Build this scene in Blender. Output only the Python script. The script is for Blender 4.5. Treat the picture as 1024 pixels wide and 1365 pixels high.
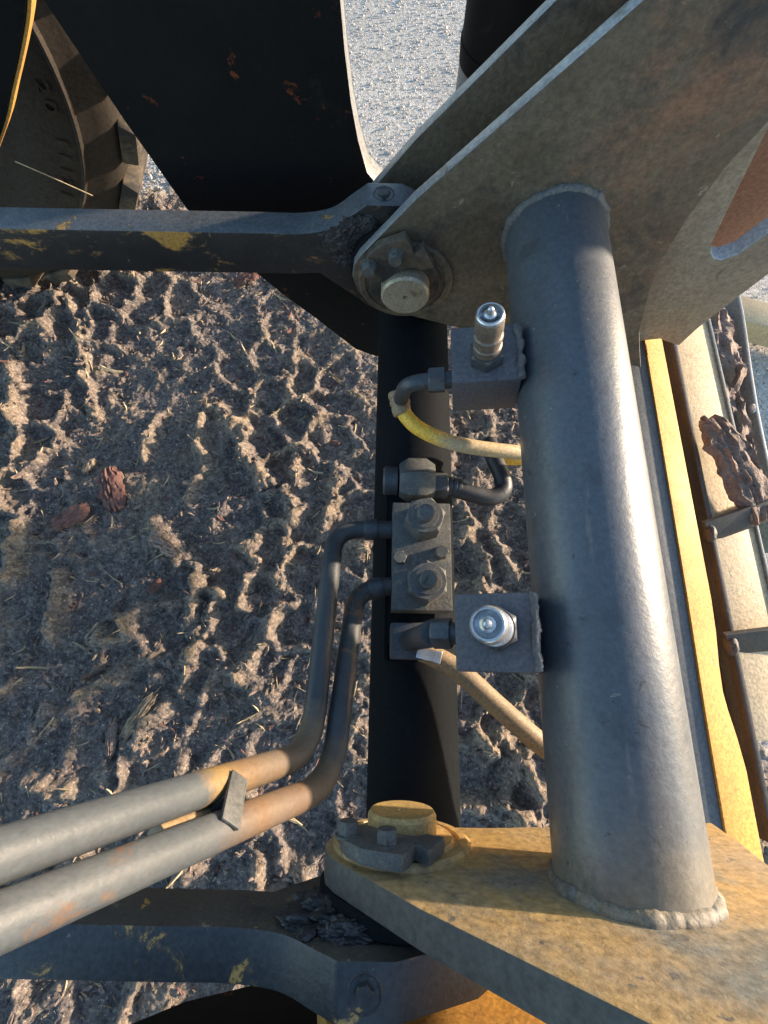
import bpy, bmesh, math, random
import numpy as np
from mathutils import Vector, Matrix, noise as mnoise

for o in list(bpy.data.objects): bpy.data.objects.remove(o)
scene = bpy.context.scene
COL = scene.collection
random.seed(7); RNG = np.random.default_rng(7)

# ------------------------------------------------------------------ camera
HC = 1.50                                   # camera height above the ground (m)
PW, PH, FPX = 1024.0, 1365.0, 622.0         # measured picture size and focal length in its pixels
VP = (550.0, -1290.0)                       # vanishing point of the cross tube (world +Y)
_yd = Vector((VP[0]-PW/2, VP[1]-PH/2, FPX)).normalized()
_zd = -(Vector((0, 0, 1)) - _yd*_yd.z).normalized()
_xd = _yd.cross(_zd)
def ray(px, py):
    c = Vector(((px-PW/2)/FPX, (py-PH/2)/FPX, 1.0))
    return Vector((_xd.dot(c), _yd.dot(c), _zd.dot(c)))
def on_y(px, py, y):
    d = ray(px, py); t = y/d.y; return Vector((d.x*t, y, d.z*t+HC))
def on_z(px, py, z):                        # z is world height
    d = ray(px, py); t = (z-HC)/d.z; return Vector((d.x*t, d.y*t, z))
def on_x(px, py, x):
    d = ray(px, py); t = x/d.x; return Vector((x, d.y*t, d.z*t+HC))
def Z(zc): return zc+HC                     # height given relative to the lens

cam_d = bpy.data.cameras.new('camera'); cam = bpy.data.objects.new('camera', cam_d); COL.objects.link(cam)
cam_d.sensor_fit = 'VERTICAL'; cam_d.sensor_height = 24.0; cam_d.lens = FPX/PH*24.0
cam_d.clip_start = 0.02; cam_d.clip_end = 500
R3 = Matrix(((_xd.x, -_xd.y, -_xd.z), (_yd.x, -_yd.y, -_yd.z), (_zd.x, -_zd.y, -_zd.z)))
cam.matrix_world = Matrix.Translation((0, 0, HC)) @ R3.to_4x4()
scene.camera = cam

# ------------------------------------------------------------------ sky, sun, exposure
SUN_AZ, SUN_EL = math.radians(17), math.radians(9.0)        # azimuth from +X towards +Y
sun_dir = Vector((math.cos(SUN_EL)*math.cos(SUN_AZ), math.cos(SUN_EL)*math.sin(SUN_AZ), math.sin(SUN_EL)))
world = bpy.data.worlds.new('World'); scene.world = world; world.use_nodes = True
wn = world.node_tree.nodes; wn.clear()
sky = wn.new('ShaderNodeTexSky'); sky.sky_type = 'NISHITA'; sky.sun_disc = False
sky.dust_density = .5; sky.ozone_density = 1.6
sky.sun_elevation = SUN_EL; sky.sun_rotation = math.pi/2-SUN_AZ
bg = wn.new('ShaderNodeBackground'); bg.inputs['Strength'].default_value = 0.15
wo = wn.new('ShaderNodeOutputWorld')
world.node_tree.links.new(sky.outputs[0], bg.inputs[0]); world.node_tree.links.new(bg.outputs[0], wo.inputs[0])
sl = bpy.data.lights.new('sun', 'SUN'); sl.energy = 3.5; sl.angle = math.radians(1.8); sl.color = (1.0, 0.80, 0.60)
so = bpy.data.objects.new('sun', sl); COL.objects.link(so); so.location = (6, 3, 5)
so.rotation_euler = sun_dir.to_track_quat('Z', 'Y').to_euler()
vs = scene.view_settings; vs.view_transform = 'Standard'; vs.look = 'None'; vs.exposure = 1.95; vs.gamma = 1.0
vs.use_curve_mapping = False

# ------------------------------------------------------------------ object helpers
def link(name, mesh, mat, root=None, parent=None, kind=None, smooth=None):
    """mesh is in world coordinates; root is the Empty whose location is taken off."""
    o = bpy.data.objects.new(name, mesh); COL.objects.link(o)
    if mat is not None: mesh.materials.append(mat)
    p = parent or root
    if p is not None:
        off = p.get('_off'); base = Vector(off) if off else p.location
        mesh.transform(Matrix.Translation(-base)); o.parent = p; o['_off'] = tuple(base)
    if kind: o['kind'] = kind
    if smooth is not None: shade(mesh, smooth)
    return o
def shade(me, deg):
    me.shade_smooth()
    bm = bmesh.new(); bm.from_mesh(me)
    lim = math.radians(deg)
    for e in bm.edges:
        e.smooth = not (len(e.link_faces) != 2 or e.calc_face_angle(0) > lim)
    bm.to_mesh(me); bm.free()
def empty(name, loc):
    o = bpy.data.objects.new(name, None); COL.objects.link(o); o.location = loc; o.empty_display_size = .1
    o['_off'] = tuple(loc); return o
def tag(o, label, cat, group=None):
    o['label'] = label; o['category'] = cat
    if group: o['group'] = group
    return o
def to_mesh(bm, name='m'):
    bmesh.ops.recalc_face_normals(bm, faces=bm.faces)
    me = bpy.data.meshes.new(name); bm.to_mesh(me); bm.free(); return me
def bevel_sharp(bm, w, seg=2, deg=35):
    es = [e for e in bm.edges if len(e.link_faces) == 2 and e.calc_face_angle(0) > math.radians(deg)]
    if es: bmesh.ops.bevel(bm, geom=es, offset=w, segments=seg, profile=.6, affect='EDGES', clamp_overlap=True)
def prism_y(outline, y0, y1, bev=.002, holes=()):
    """outline of (x, z) points pushed from y0 to y1."""
    bm = bmesh.new()
    loops = [outline]+list(holes); edges = []; rings = []
    for lp in loops:
        vs_ = [bm.verts.new((x, y0, z)) for x, z in lp]; rings.append(vs_)
        for i in range(len(vs_)): edges.append(bm.edges.new((vs_[i], vs_[(i+1) % len(vs_)])))
    if holes:
        bmesh.ops.triangle_fill(bm, use_beauty=True, use_dissolve=False, edges=edges)
    else:
        bm.faces.new(rings[0])
    faces = list(bm.faces)
    r = bmesh.ops.extrude_face_region(bm, geom=faces)
    for v in r['geom']:
        if isinstance(v, bmesh.types.BMVert): v.co.y = y1
    bmesh.ops.recalc_face_normals(bm, faces=bm.faces)
    if bev: bevel_sharp(bm, bev)
    return to_mesh(bm)
def smooth_loop(pts, n=6, closed=True):
    out = []; m = len(pts)
    for i in range(m if closed else m-1):
        p0, p1, p2, p3 = [np.array(pts[(i+k) % m] if closed else pts[min(max(i+k, 0), m-1)]) for k in (-1, 0, 1, 2)]
        for j in range(n):
            t = j/n
            out.append(tuple(.5*((2*p1)+(-p0+p2)*t+(2*p0-5*p1+4*p2-p3)*t*t+(-p0+3*p1-3*p2+p3)*t**3)))
    if not closed: out.append(tuple(pts[-1]))
    return out
def frame(d):
    d = Vector(d).normalized(); a = Vector((0, 0, 1)) if abs(d.z) < .9 else Vector((0, 1, 0))
    u = d.cross(a).normalized(); return d, u, d.cross(u)
def fillet(pts, dist, n=10):
    """polyline with rounded corners; dist: tangent length per inner corner."""
    pts = [Vector(p) for p in pts]; out = [pts[0]]
    for i in range(1, len(pts)-1):
        d = dist if not hasattr(dist, '__len__') else dist[i-1]
        a = pts[i]+(pts[i-1]-pts[i]).normalized()*d; b = pts[i]+(pts[i+1]-pts[i]).normalized()*d
        for j in range(n+1):
            t = j/n; out.append(a*(1-t)**2+pts[i]*2*t*(1-t)+b*t*t)
    out.append(pts[-1]); return out
def resample(pts, step):
    pts = [Vector(p) for p in pts]; out = [pts[0]]
    for a, b in zip(pts, pts[1:]):
        n = max(1, int((b-a).length/step))
        for j in range(1, n+1): out.append(a.lerp(b, j/n))
    return out
def sweep(pts, rad, seg=20, cap=True, wob=0.0, closed=False):
    pts = [Vector(p) for p in pts]; n = len(pts)
    bm = bmesh.new(); lay = bm.verts.layers.float.new('len')
    rings = []; u = None; L = 0
    for i, p in enumerate(pts):
        if closed: t = (pts[(i+1) % n]-pts[i-1]).normalized()
        else: t = (pts[min(i+1, n-1)]-pts[max(i-1, 0)]).normalized()
        if u is None: _, u, _ = frame(t)
        u = (u-t*u.dot(t)).normalized(); v = t.cross(u)
        if i: L += (p-pts[i-1]).length
        r = rad(i/(n-1)) if callable(rad) else rad
        ring = []
        for k in range(seg):
            a = 2*math.pi*k/seg
            dirv = u*math.cos(a)+v*math.sin(a)
            rr = r*(1+wob*mnoise.noise((p+dirv*r)*90)) if wob else r
            w = bm.verts.new(p+dirv*rr); w[lay] = L; ring.append(w)
        rings.append(ring)
    for i in range(n if closed else n-1):
        A, B = rings[i], rings[(i+1) % n]
        for k in range(seg): bm.faces.new((A[k], A[(k+1) % seg], B[(k+1) % seg], B[k]))
    if cap and not closed: bm.faces.new(list(reversed(rings[0]))); bm.faces.new(rings[-1])
    return to_mesh(bm)
def lathe(base, axis, prof, seg=32, into=None):
    """prof: (distance along axis, radius)."""
    bm = into or bmesh.new(); d, u, v = frame(axis); base = Vector(base); rings = []
    for s, r in prof:
        if r < 1e-6: rings.append([bm.verts.new(base+d*s)])
        else: rings.append([bm.verts.new(base+d*s+(u*math.cos(2*math.pi*k/seg)+v*math.sin(2*math.pi*k/seg))*r) for k in range(seg)])
    for A, B in zip(rings, rings[1:]):
        for k in range(seg):
            a, b = A[k % len(A)], A[(k+1) % len(A)]; c, e = B[(k+1) % len(B)], B[k % len(B)]
            f = [a]
            for w in (b, c, e):
                if w not in f: f.append(w)
            if len(f) > 2: bm.faces.new(f)
    for Rg, rev in ((rings[0], True), (rings[-1], False)):
        if len(Rg) > 2: bm.faces.new(list(reversed(Rg)) if rev else Rg)
    return bm
def hexnut(base, axis, across, h, cham=.12, turn=0.3, into=None, seg=6, both=False):
    """hexagon with chamfered top corners."""
    bm = into or bmesh.new(); d, u, v = frame(axis); base = Vector(base); R = across/math.sqrt(3)
    def ring(s, k, n=24, mix=1.0):
        out = []
        for i in range(n):
            a = 2*math.pi*i/n; sect = (a % (2*math.pi/seg))-math.pi/seg
            hexr = across/2/math.cos(sect)
            out.append(bm.verts.new(base+d*s+(u*math.cos(a+turn)+v*math.sin(a+turn))*min(hexr, k)))
        return out
    big = R*1.01
    rs = ([ring(0, across/2*.86), ring(h*cham, big)] if both else [ring(0, big)])+[ring(h*(1-cham), big), ring(h, across/2*(.86 if both else .97))]
    for A, B in zip(rs, rs[1:]):
        for k in range(24): bm.faces.new((A[k], A[(k+1) % 24], B[(k+1) % 24], B[k]))
    bm.faces.new(list(reversed(rs[0]))); bm.faces.new(rs[-1]); return bm
def box(center, ax, half, bev=.002, into=None):
    """ax: three axis vectors; half: half sizes."""
    bm = bmesh.new(); c = Vector(center); A = [Vector(a).normalized() for a in ax]
    vs_ = [bm.verts.new(c+A[0]*(sx*half[0])+A[1]*(sy*half[1])+A[2]*(sz*half[2])) for sx in (-1, 1) for sy in (-1, 1) for sz in (-1, 1)]
    for f in ((0, 1, 3, 2), (4, 6, 7, 5), (0, 4, 5, 1), (2, 3, 7, 6), (0, 2, 6, 4), (1, 5, 7, 3)): bm.faces.new([vs_[i] for i in f])
    bmesh.ops.recalc_face_normals(bm, faces=bm.faces)
    if bev: bevel_sharp(bm, bev)
    return to_mesh(bm)
XYZ = ((1, 0, 0), (0, 1, 0), (0, 0, 1))
def roughen(me, amp, scale, cut=0, seed=0.0):
    """knock a mesh out of shape with noise along its normals."""
    bm = bmesh.new(); bm.from_mesh(me)
    if cut: bmesh.ops.subdivide_edges(bm, edges=bm.edges, cuts=cut, use_grid_fill=True)
    bm.normal_update()
    for v in bm.verts:
        v.co += v.normal*amp*mnoise.fractal(v.co*scale+Vector((seed, seed*2, 0)), .9, 2.0, 4)
    bm.to_mesh(me); bm.free(); return me

# ------------------------------------------------------------------ materials
def nn(nt, t, **kw):
    n = nt.nodes.new(t)
    for k, v in kw.items():
        if k in n.inputs: n.inputs[k].default_value = v
        else: setattr(n, k, v)
    return n
def rgba(c): return (c[0], c[1], c[2], 1)
def grime(name, base, second, layers=(), scale=6.0, rough=.6, rvar=.2, metal=0.0, bump=.25, bscale=90.0, coarse=.0, cscale=14.0, speck=.35, use_len=None, spec=.5):
    """layers: (colour, noise scale, threshold, softness). use_len: list of (len, colour) stops blended in along a swept tube."""
    m = bpy.data.materials.new(name); m.use_nodes = True; nt = m.node_tree; nt.nodes.clear(); L = nt.links.new
    out = nn(nt, 'ShaderNodeOutputMaterial'); b = nn(nt, 'ShaderNodeBsdfPrincipled'); L(b.outputs[0], out.inputs[0])
    b.inputs['Metallic'].default_value = metal; b.inputs['Specular IOR Level'].default_value = spec
    tc = nn(nt, 'ShaderNodeTexCoord'); co = tc.outputs['Object']
    n1 = nn(nt, 'ShaderNodeTexNoise', Scale=scale, Detail=6.0, Roughness=.62, Distortion=.3); L(co, n1.inputs['Vector'])
    r1 = nn(nt, 'ShaderNodeMapRange'); r1.inputs['From Min'].default_value = .34; r1.inputs['From Max'].default_value = .66; L(n1.outputs['Fac'], r1.inputs['Value'])
    mix = nn(nt, 'ShaderNodeMix', data_type='RGBA'); L(r1.outputs[0], mix.inputs['Factor'])
    mix.inputs['A'].default_value = rgba(base); mix.inputs['B'].default_value = rgba(second)
    mix.inputs[6].default_value = rgba(base); mix.inputs[7].default_value = rgba(second)
    cur = mix.outputs[2]
    if use_len:
        at = nn(nt, 'ShaderNodeAttribute', attribute_name='len')
        nl = nn(nt, 'ShaderNodeTexNoise', Scale=34.0, Detail=4.0); L(co, nl.inputs['Vector'])
        ma = nn(nt, 'ShaderNodeMath', operation='MULTIPLY_ADD'); L(nl.outputs['Fac'], ma.inputs[0]); ma.inputs[1].default_value = .07; L(at.outputs['Fac'], ma.inputs[2])
        mx = use_len[-1][0]; dv = nn(nt, 'ShaderNodeMath', operation='DIVIDE'); L(ma.outputs[0], dv.inputs[0]); dv.inputs[1].default_value = mx
        cr = nn(nt, 'ShaderNodeValToRGB'); L(dv.outputs[0], cr.inputs[0]); els = cr.color_ramp.elements
        while len(els) < len(use_len): els.new(.5)
        for e, (p, c) in zip(els, use_len): e.position = p/mx; e.color = rgba(c)
        mm = nn(nt, 'ShaderNodeMix', data_type='RGBA'); L(r1.outputs[0], mm.inputs['Factor']); mm.inputs['Factor'].default_value = .5
        ml = nn(nt, 'ShaderNodeMath', operation='MULTIPLY'); L(r1.outputs[0], ml.inputs[0]); ml.inputs[1].default_value = .35; L(ml.outputs[0], mm.inputs[0])
        L(cr.outputs[0], mm.inputs[6]); mm.inputs[7].default_value = rgba(second); cur = mm.outputs[2]
    for i, ly in enumerate(layers):
        c, sc, th, sf = ly[:4]; i = ly[4] if len(ly) > 4 else i; st = ly[5] if len(ly) > 5 else (1, 1, 1)
        mp = nn(nt, 'ShaderNodeMapping'); mp.inputs['Location'].default_value = (3.1*i+1.7, 5.3*i, 2.9*i); mp.inputs['Scale'].default_value = st; L(co, mp.inputs['Vector'])
        n2 = nn(nt, 'ShaderNodeTexNoise', Scale=sc, Detail=7.0, Roughness=.68, Distortion=.5); L(mp.outputs[0], n2.inputs['Vector'])
        r2 = nn(nt, 'ShaderNodeMapRange'); r2.inputs['From Min'].default_value = th; r2.inputs['From Max'].default_value = th+sf; L(n2.outputs['Fac'], r2.inputs['Value'])
        mm = nn(nt, 'ShaderNodeMix', data_type='RGBA'); L(r2.outputs[0], mm.inputs[0]); L(cur, mm.inputs[6]); mm.inputs[7].default_value = rgba(c); cur = mm.outputs[2]
    if speck:
        n3 = nn(nt, 'ShaderNodeTexNoise', Scale=bscale*2.2, Detail=3.0, Roughness=.7); L(co, n3.inputs['Vector'])
        r3 = nn(nt, 'ShaderNodeMapRange'); r3.inputs['From Min'].default_value = .3; r3.inputs['From Max'].default_value = .7
        r3.inputs['To Min'].default_value = 1-speck; r3.inputs['To Max'].default_value = 1+speck; L(n3.outputs['Fac'], r3.inputs['Value'])
        hs = nn(nt, 'ShaderNodeHueSaturation'); L(cur, hs.inputs['Color']); L(r3.outputs[0], hs.inputs['Value']); cur = hs.outputs[0]
    L(cur, b.inputs['Base Color'])
    rr = nn(nt, 'ShaderNodeMapRange'); rr.inputs['To Min'].default_value = max(.05, rough-rvar); rr.inputs['To Max'].default_value = min(1, rough+rvar); L(n1.outputs['Fac'], rr.inputs['Value']); L(rr.outputs[0], b.inputs['Roughness'])
    nb = nn(nt, 'ShaderNodeTexNoise', Scale=bscale*1.6, Detail=6.0, Roughness=.65); L(co, nb.inputs['Vector'])
    bp = nn(nt, 'ShaderNodeBump', Strength=bump*.75, Distance=.0035); L(nb.outputs['Fac'], bp.inputs['Height'])
    if coarse:
        nc = nn(nt, 'ShaderNodeTexNoise', Scale=cscale, Detail=5.0, Roughness=.6); L(co, nc.inputs['Vector'])
        bc = nn(nt, 'ShaderNodeBump', Strength=coarse*.8, Distance=.014); L(nc.outputs['Fac'], bc.inputs['Height']); L(bc.outputs[0], bp.inputs['Normal'])
    L(bp.outputs[0], b.inputs['Normal'])
    return m

YEL = (.54, .275, .055); YEL_D = (.44, .225, .065)
M = {}
M['tube'] = grime('grey_tube_paint', (.054, .064, .076), (.072, .080, .088), [((.105, .103, .094), 7, .56, .16), ((.042, .046, .050), 12, .57, .12), ((.115, .112, .104), 26, .62, .05, 7, (1, .12, 1)), ((.028, .030, .032), 55, .64, .03), ((.20, .185, .155), 70, .665, .02), ((.20, .11, .065), 34, .70, .03)], scale=7, rough=.40, rvar=.14, bump=.22, bscale=70, coarse=.0, spec=.7, speck=.22,
                  use_len=[(0, (.24, .20, .13)), (.03, (.20, .175, .125)), (.11, (.095, .098, .098)), (.2, (.062, .072, .083)), (1.0, (.055, .065, .077))])
M['pin_steel'] = grime('worn_steel_pin', (.40, .36, .27), (.32, .27, .18), [((.2, .17, .12), 50, .6, .08)], scale=30, rough=.42, metal=.35, bump=.25, bscale=120)
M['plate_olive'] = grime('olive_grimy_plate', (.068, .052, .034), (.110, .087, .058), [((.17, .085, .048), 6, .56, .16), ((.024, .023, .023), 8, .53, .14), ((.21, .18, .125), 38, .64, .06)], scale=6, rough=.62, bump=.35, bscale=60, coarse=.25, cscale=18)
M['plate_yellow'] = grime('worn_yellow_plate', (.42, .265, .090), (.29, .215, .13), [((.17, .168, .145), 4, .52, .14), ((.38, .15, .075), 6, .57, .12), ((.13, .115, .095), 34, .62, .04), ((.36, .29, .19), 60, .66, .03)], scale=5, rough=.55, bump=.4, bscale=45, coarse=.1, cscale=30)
M['edge_lit'] = grime('lit_plate_edge', (.25, .265, .275), (.18, .185, .185), [((.12, .10, .075), 14, .58, .1)], scale=12, rough=.42, metal=.25, bump=.25, bscale=90)  # pale edge colour carries the sky sheen and the sunlit arm rim
M['edge_dark'] = grime('dark_plate_edge', (.050, .048, .044), (.085, .078, .066), [((.14, .12, .09), 14, .60, .1)], scale=9, rough=.6, bump=.35, bscale=60, coarse=.1)  # darker tone for the near plate's edges and back
M['yellow'] = grime('yellow_paint', YEL, YEL_D, [((.34, .22, .11), 12, .58, .12), ((.15, .10, .06), 40, .68, .04)], scale=9, spec=.25, rough=.68, bump=.2, bscale=80)
M['yellow_pin'] = grime('yellow_dusty_pin', (.50, .34, .12), (.36, .25, .12), [((.2, .16, .10), 40, .62, .08)], scale=30, rough=.5, metal=.15, bump=.25, bscale=120)
M['black'] = grime('black_paint', (.0055, .0068, .0085), (.0085, .010, .012), [((.014, .014, .013), 9, .66, .1), ((.06, .055, .05), 60, .70, .03)], scale=7, rough=.78, rvar=.1, bump=.2, bscale=70, speck=.2, spec=.06)
M['black_arm'] = grime('black_arm_paint', (.0038, .0042, .005), (.0068, .0068, .007), [((.10, .028, .012), 19, .645, .03), ((.016, .014, .012), 9, .60, .1)], scale=7, rough=.7, bump=.15, bscale=70, speck=.2, spec=.15)
M['rail_shade'] = grime('rail_shade_grey', (.065, .074, .084), (.085, .094, .10), [((.12, .105, .08), 11, .62, .12)], scale=8, rough=.55, bump=.25, bscale=80, coarse=.1)  # blue-grey that stands for the shaded side of the rail
M['link'] = grime('link_worn_black_paint', (.008, .009, .0105), (.016, .017, .018), [((.045, .04, .032), 10, .60, .12), ((.10, .06, .03), 11, .57, .03, 5, (1, 1, 1.8)), ((.34, .18, .04), 11, .605, .03, 5, (1, 1, 1.8)), ((.11, .08, .05), 46, .65, .03), ((.34, .22, .09), 60, .68, .02)], scale=8, rough=.46, bump=.25, bscale=80, coarse=.12)
M['link_top'] = grime('link_skylit_dusty_top', (.060, .067, .073), (.090, .097, .10), [((.12, .105, .08), 10, .62, .12), ((.10, .07, .04), 17, .59, .03, 3), ((.34, .19, .05), 17, .62, .02, 3), ((.16, .15, .13), 60, .66, .04)], scale=9, rough=.5, bump=.25, bscale=80)  # upward faces lightened in colour for sky reflection, with dust and chips
M['link_top_b'] = grime('link_dark_top', (.026, .030, .034), (.042, .046, .050), [((.10, .07, .04), 19, .565, .03, 3), ((.36, .22, .07), 19, .60, .02, 3), ((.16, .15, .13), 60, .66, .04)], scale=9, rough=.5, bump=.3, bscale=80, coarse=.1)
M['edge_light'] = grime('lightened_ear_edge', (.50, .52, .54), (.40, .41, .41), [((.2, .16, .12), 20, .64, .08)], scale=12, rough=.45, metal=.1, bump=.2, bscale=90)  # ear edges made pale in colour to brighten their shadowed inner faces
M['valve'] = grime('dusty_steel_fitting', (.055, .058, .058), (.10, .098, .088), [((.21, .175, .12), 35, .58, .14), ((.025, .025, .025), 30, .6, .1)], scale=30, rough=.6, bump=.35, bscale=160)
M['fitting'] = grime('black_zinc_fitting', (.04, .045, .052), (.07, .075, .08), [((.14, .12, .09), 40, .66, .1)], scale=30, rough=.45, metal=.3, bump=.2, bscale=160)
M['block'] = grime('coupling_block_paint', (.06, .062, .072), (.095, .09, .095), [((.17, .14, .11), 18, .66, .1)], scale=16, rough=.6, bump=.3, bscale=110)
M['steel'] = grime('bare_steel', (.52, .54, .56), (.40, .40, .39), [((.26, .2, .13), 60, .62, .1)], scale=40, rough=.34, metal=.8, bump=.12, bscale=200, speck=.2)
M['steel_dirty'] = grime('dusty_nipple_steel', (.19, .155, .12), (.12, .10, .08), [((.07, .06, .05), 50, .56, .1)], scale=40, rough=.5, metal=.4, bump=.25, bscale=180)
M['weld'] = grime('weld_bead', (.070, .073, .074), (.11, .108, .10), [((.16, .12, .075), 20, .60, .1)], scale=25, rough=.6, bump=.5, bscale=120)
M['weld_y'] = grime('weld_bead_yellow', (.22, .18, .12), (.15, .14, .12), [((.11, .11, .11), 9, .48, .1)], scale=25, rough=.6, bump=.5, bscale=120)
M['hose_y'] = grime('yellow_hose', (.6, .38, .06), (.56, .36, .10), [((.2, .16, .1), 40, .66, .08)], scale=20, rough=.55, bump=.2, bscale=130,
                  use_len=[(0, (.5, .36, .14)), (.03, (.80, .42, .02)), (.10, (.80, .44, .03)), (.15, (.40, .33, .22)), (.3, (.38, .32, .22))])  # stretch near the elbow coloured stronger, as if in sun
M['hose_b'] = grime('tan_hose', (.27, .18, .09), (.20, .145, .085), [((.16, .13, .1), 40, .64, .08)], scale=20, rough=.6, bump=.2, bscale=130)
M['hose_k'] = grime('black_hose', (.018, .02, .024), (.035, .037, .042), [((.1, .09, .07), 50, .7, .06)], scale=25, rough=.5, bump=.2, bscale=130)
M['rubber'] = grime('tyre_rubber', (.026, .021, .0165), (.037, .030, .023), [((.062, .047, .034), 6, .57, .14)], scale=4, rough=.8, bump=.25, bscale=50, coarse=.15, cscale=9, spec=.25)
M['lug'] = grime('dusty_tyre_lug', (.11, .08, .052), (.04, .032, .024), [((.02, .017, .014), 9, .46, .1)], scale=9, rough=.85, bump=.4, bscale=60)
M['rust_floor'] = grime('rusty_beige_plate', (.44, .31, .16), (.47, .37, .23), [((.36, .36, .32), 7, .66, .1), ((.34, .19, .10), 9, .60, .12), ((.14, .09, .06), 50, .70, .05)], scale=7, rough=.6, bump=.35, bscale=80, coarse=.15)
M['brown_steel'] = grime('brown_steel', (.036, .030, .026), (.055, .045, .038), [((.12, .095, .07), 12, .66, .1)], scale=9, rough=.6, bump=.3, bscale=80)
M['wall_grey'] = grime('grey_green_panel', (.15, .165, .165), (.22, .225, .21), [((.27, .22, .16), 9, .64, .12)], scale=6, rough=.5, bump=.2, bscale=80)
M['ear'] = grime('beige_grey_ear_plate', (.17, .145, .105), (.23, .195, .14), [((.11, .075, .05), 16, .68, .06), ((.27, .26, .23), 5, .60, .14)], scale=5, rough=.55, bump=.25, bscale=70, coarse=.15)
M['red'] = grime('red_primer', (.26, .13, .08), (.22, .125, .085), [((.3, .2, .12), 14, .62, .12)], scale=7, rough=.6, bump=.25, bscale=70)
M['bark'] = grime('grey_brown_bark', (.15, .105, .085), (.23, .165, .13), [((.07, .05, .042), 40, .56, .1), ((.34, .19, .10), 24, .66, .08)], scale=22, rough=.9, bump=.9, bscale=90, coarse=.8, cscale=40)
M['bark_red'] = grime('red_bark', (.15, .062, .047), (.105, .055, .045), [((.24, .16, .11), 50, .60, .08)], scale=30, rough=.9, bump=.7, bscale=120)
M['wood'] = grime('pale_sawn_timber', (.50, .38, .22), (.42, .30, .17), [((.3, .2, .11), 20, .66, .08)], scale=8, rough=.75, bump=.3, bscale=90)
M['clod'] = grime('pale_dried_mud', (.26, .19, .12), (.16, .12, .085), [((.07, .055, .045), 40, .56, .1)], scale=20, rough=.95, bump=.8, bscale=120)
M['grease'] = grime('dark_grease', (.012, .013, .016), (.026, .027, .031), [], scale=30, rough=.5, bump=.7, bscale=60, coarse=.6, cscale=30)
M['straw'] = grime('pale_straw', (.45, .36, .22), (.36, .27, .16), [], scale=30, rough=.8, bump=.1)

# ground material: dark bark mud near, pale gravel yard beyond
def ground_mat():
    m = bpy.data.materials.new('mud_and_gravel_ground'); m.use_nodes = True; nt = m.node_tree; nt.nodes.clear(); L = nt.links.new
    out = nn(nt, 'ShaderNodeOutputMaterial'); b = nn(nt, 'ShaderNodeBsdfPrincipled'); L(b.outputs[0], out.inputs[0])
    tc = nn(nt, 'ShaderNodeTexCoord'); co = tc.outputs['Object']
    def ramp(sc, lo, hi, det=6, rough=.65, dist=.2):
        n = nn(nt, 'ShaderNodeTexNoise', Scale=sc, Detail=det, Roughness=rough, Distortion=dist); L(co, n.inputs['Vector'])
        r = nn(nt, 'ShaderNodeMapRange'); r.inputs['From Min'].default_value = lo; r.inputs['From Max'].default_value = hi; L(n.outputs['Fac'], r.inputs['Value']); return r.outputs[0], n.outputs['Fac']
    def mixc(f, a, c):
        x = nn(nt, 'ShaderNodeMix', data_type='RGBA')
        L(f, x.inputs[0])
        for i, v in ((6, a), (7, c)):
            if isinstance(v, tuple): x.inputs[i].default_value = rgba(v)
            else: L(v, x.inputs[i])
        return x.outputs[2]
    f1, _ = ramp(9, .35, .68); mud = mixc(f1, (.098, .083, .079), (.158, .130, .117))
    f2, _ = ramp(42, .50, .68); mud = mixc(f2, mud, (.25, .20, .16))
    f3, _ = ramp(150, .60, .70, det=3); mud = mixc(f3, mud, (.50, .42, .31))
    f4, _ = ramp(130, .62, .70, det=2, dist=1.0); mud = mixc(f4, mud, (.035, .032, .035))
    f5, _ = ramp(14, .66, .74); mud = mixc(f5, mud, (.16, .085, .065))
    fd = nn(nt, 'ShaderNodeAttribute', attribute_name='dry_sunlit'); mud = mixc(fd.outputs['Fac'], mud, (.23, .172, .12))
    g1, _ = ramp(55, .36, .64, det=5, rough=.8); grav = mixc(g1, (.27, .255, .23), (.74, .69, .62))
    g2, _ = ramp(120, .58, .66, det=3); grav = mixc(g2, grav, (.10, .10, .11))
    g3, _ = ramp(2.2, .42, .62); gm = mixc(g3, grav, (.30, .28, .26)); 
    x = nn(nt, 'ShaderNodeMix', data_type='RGBA'); x.inputs[0].default_value = .4; L(grav, x.inputs[6]); L(gm, x.inputs[7]); grav = x.outputs[2]
    vo = nn(nt, 'ShaderNodeTexVoronoi', Scale=120.0); L(co, vo.inputs['Vector'])
    vc = nn(nt, 'ShaderNodeSeparateColor'); L(vo.outputs['Color'], vc.inputs[0])
    vr = nn(nt, 'ShaderNodeMapRange'); vr.inputs['To Min'].default_value = .62; vr.inputs['To Max'].default_value = 1.42; L(vc.outputs[0], vr.inputs['Value'])
    hs = nn(nt, 'ShaderNodeHueSaturation'); L(mud, hs.inputs['Color']); L(vr.outputs[0], hs.inputs['Value']); mud = hs.outputs[0]
    at = nn(nt, 'ShaderNodeAttribute', attribute_name='yard'); L(mixc(at.outputs['Fac'], mud, grav), b.inputs['Base Color'])
    b.inputs['Roughness'].default_value = .85; b.inputs['Specular IOR Level'].default_value = .3
    _, h1 = ramp(70, 0, 1, det=8, rough=.7); bp = nn(nt, 'ShaderNodeBump', Strength=.9, Distance=.012); L(h1, bp.inputs['Height'])
    b2 = nn(nt, 'ShaderNodeBump', Strength=.4, Distance=.005); L(vo.outputs['Distance'], b2.inputs['Height']); b2.invert = True; L(bp.outputs[0], b2.inputs['Normal']); L(b2.outputs[0], b.inputs['Normal'])
    return m
M['ground'] = ground_mat()

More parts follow.
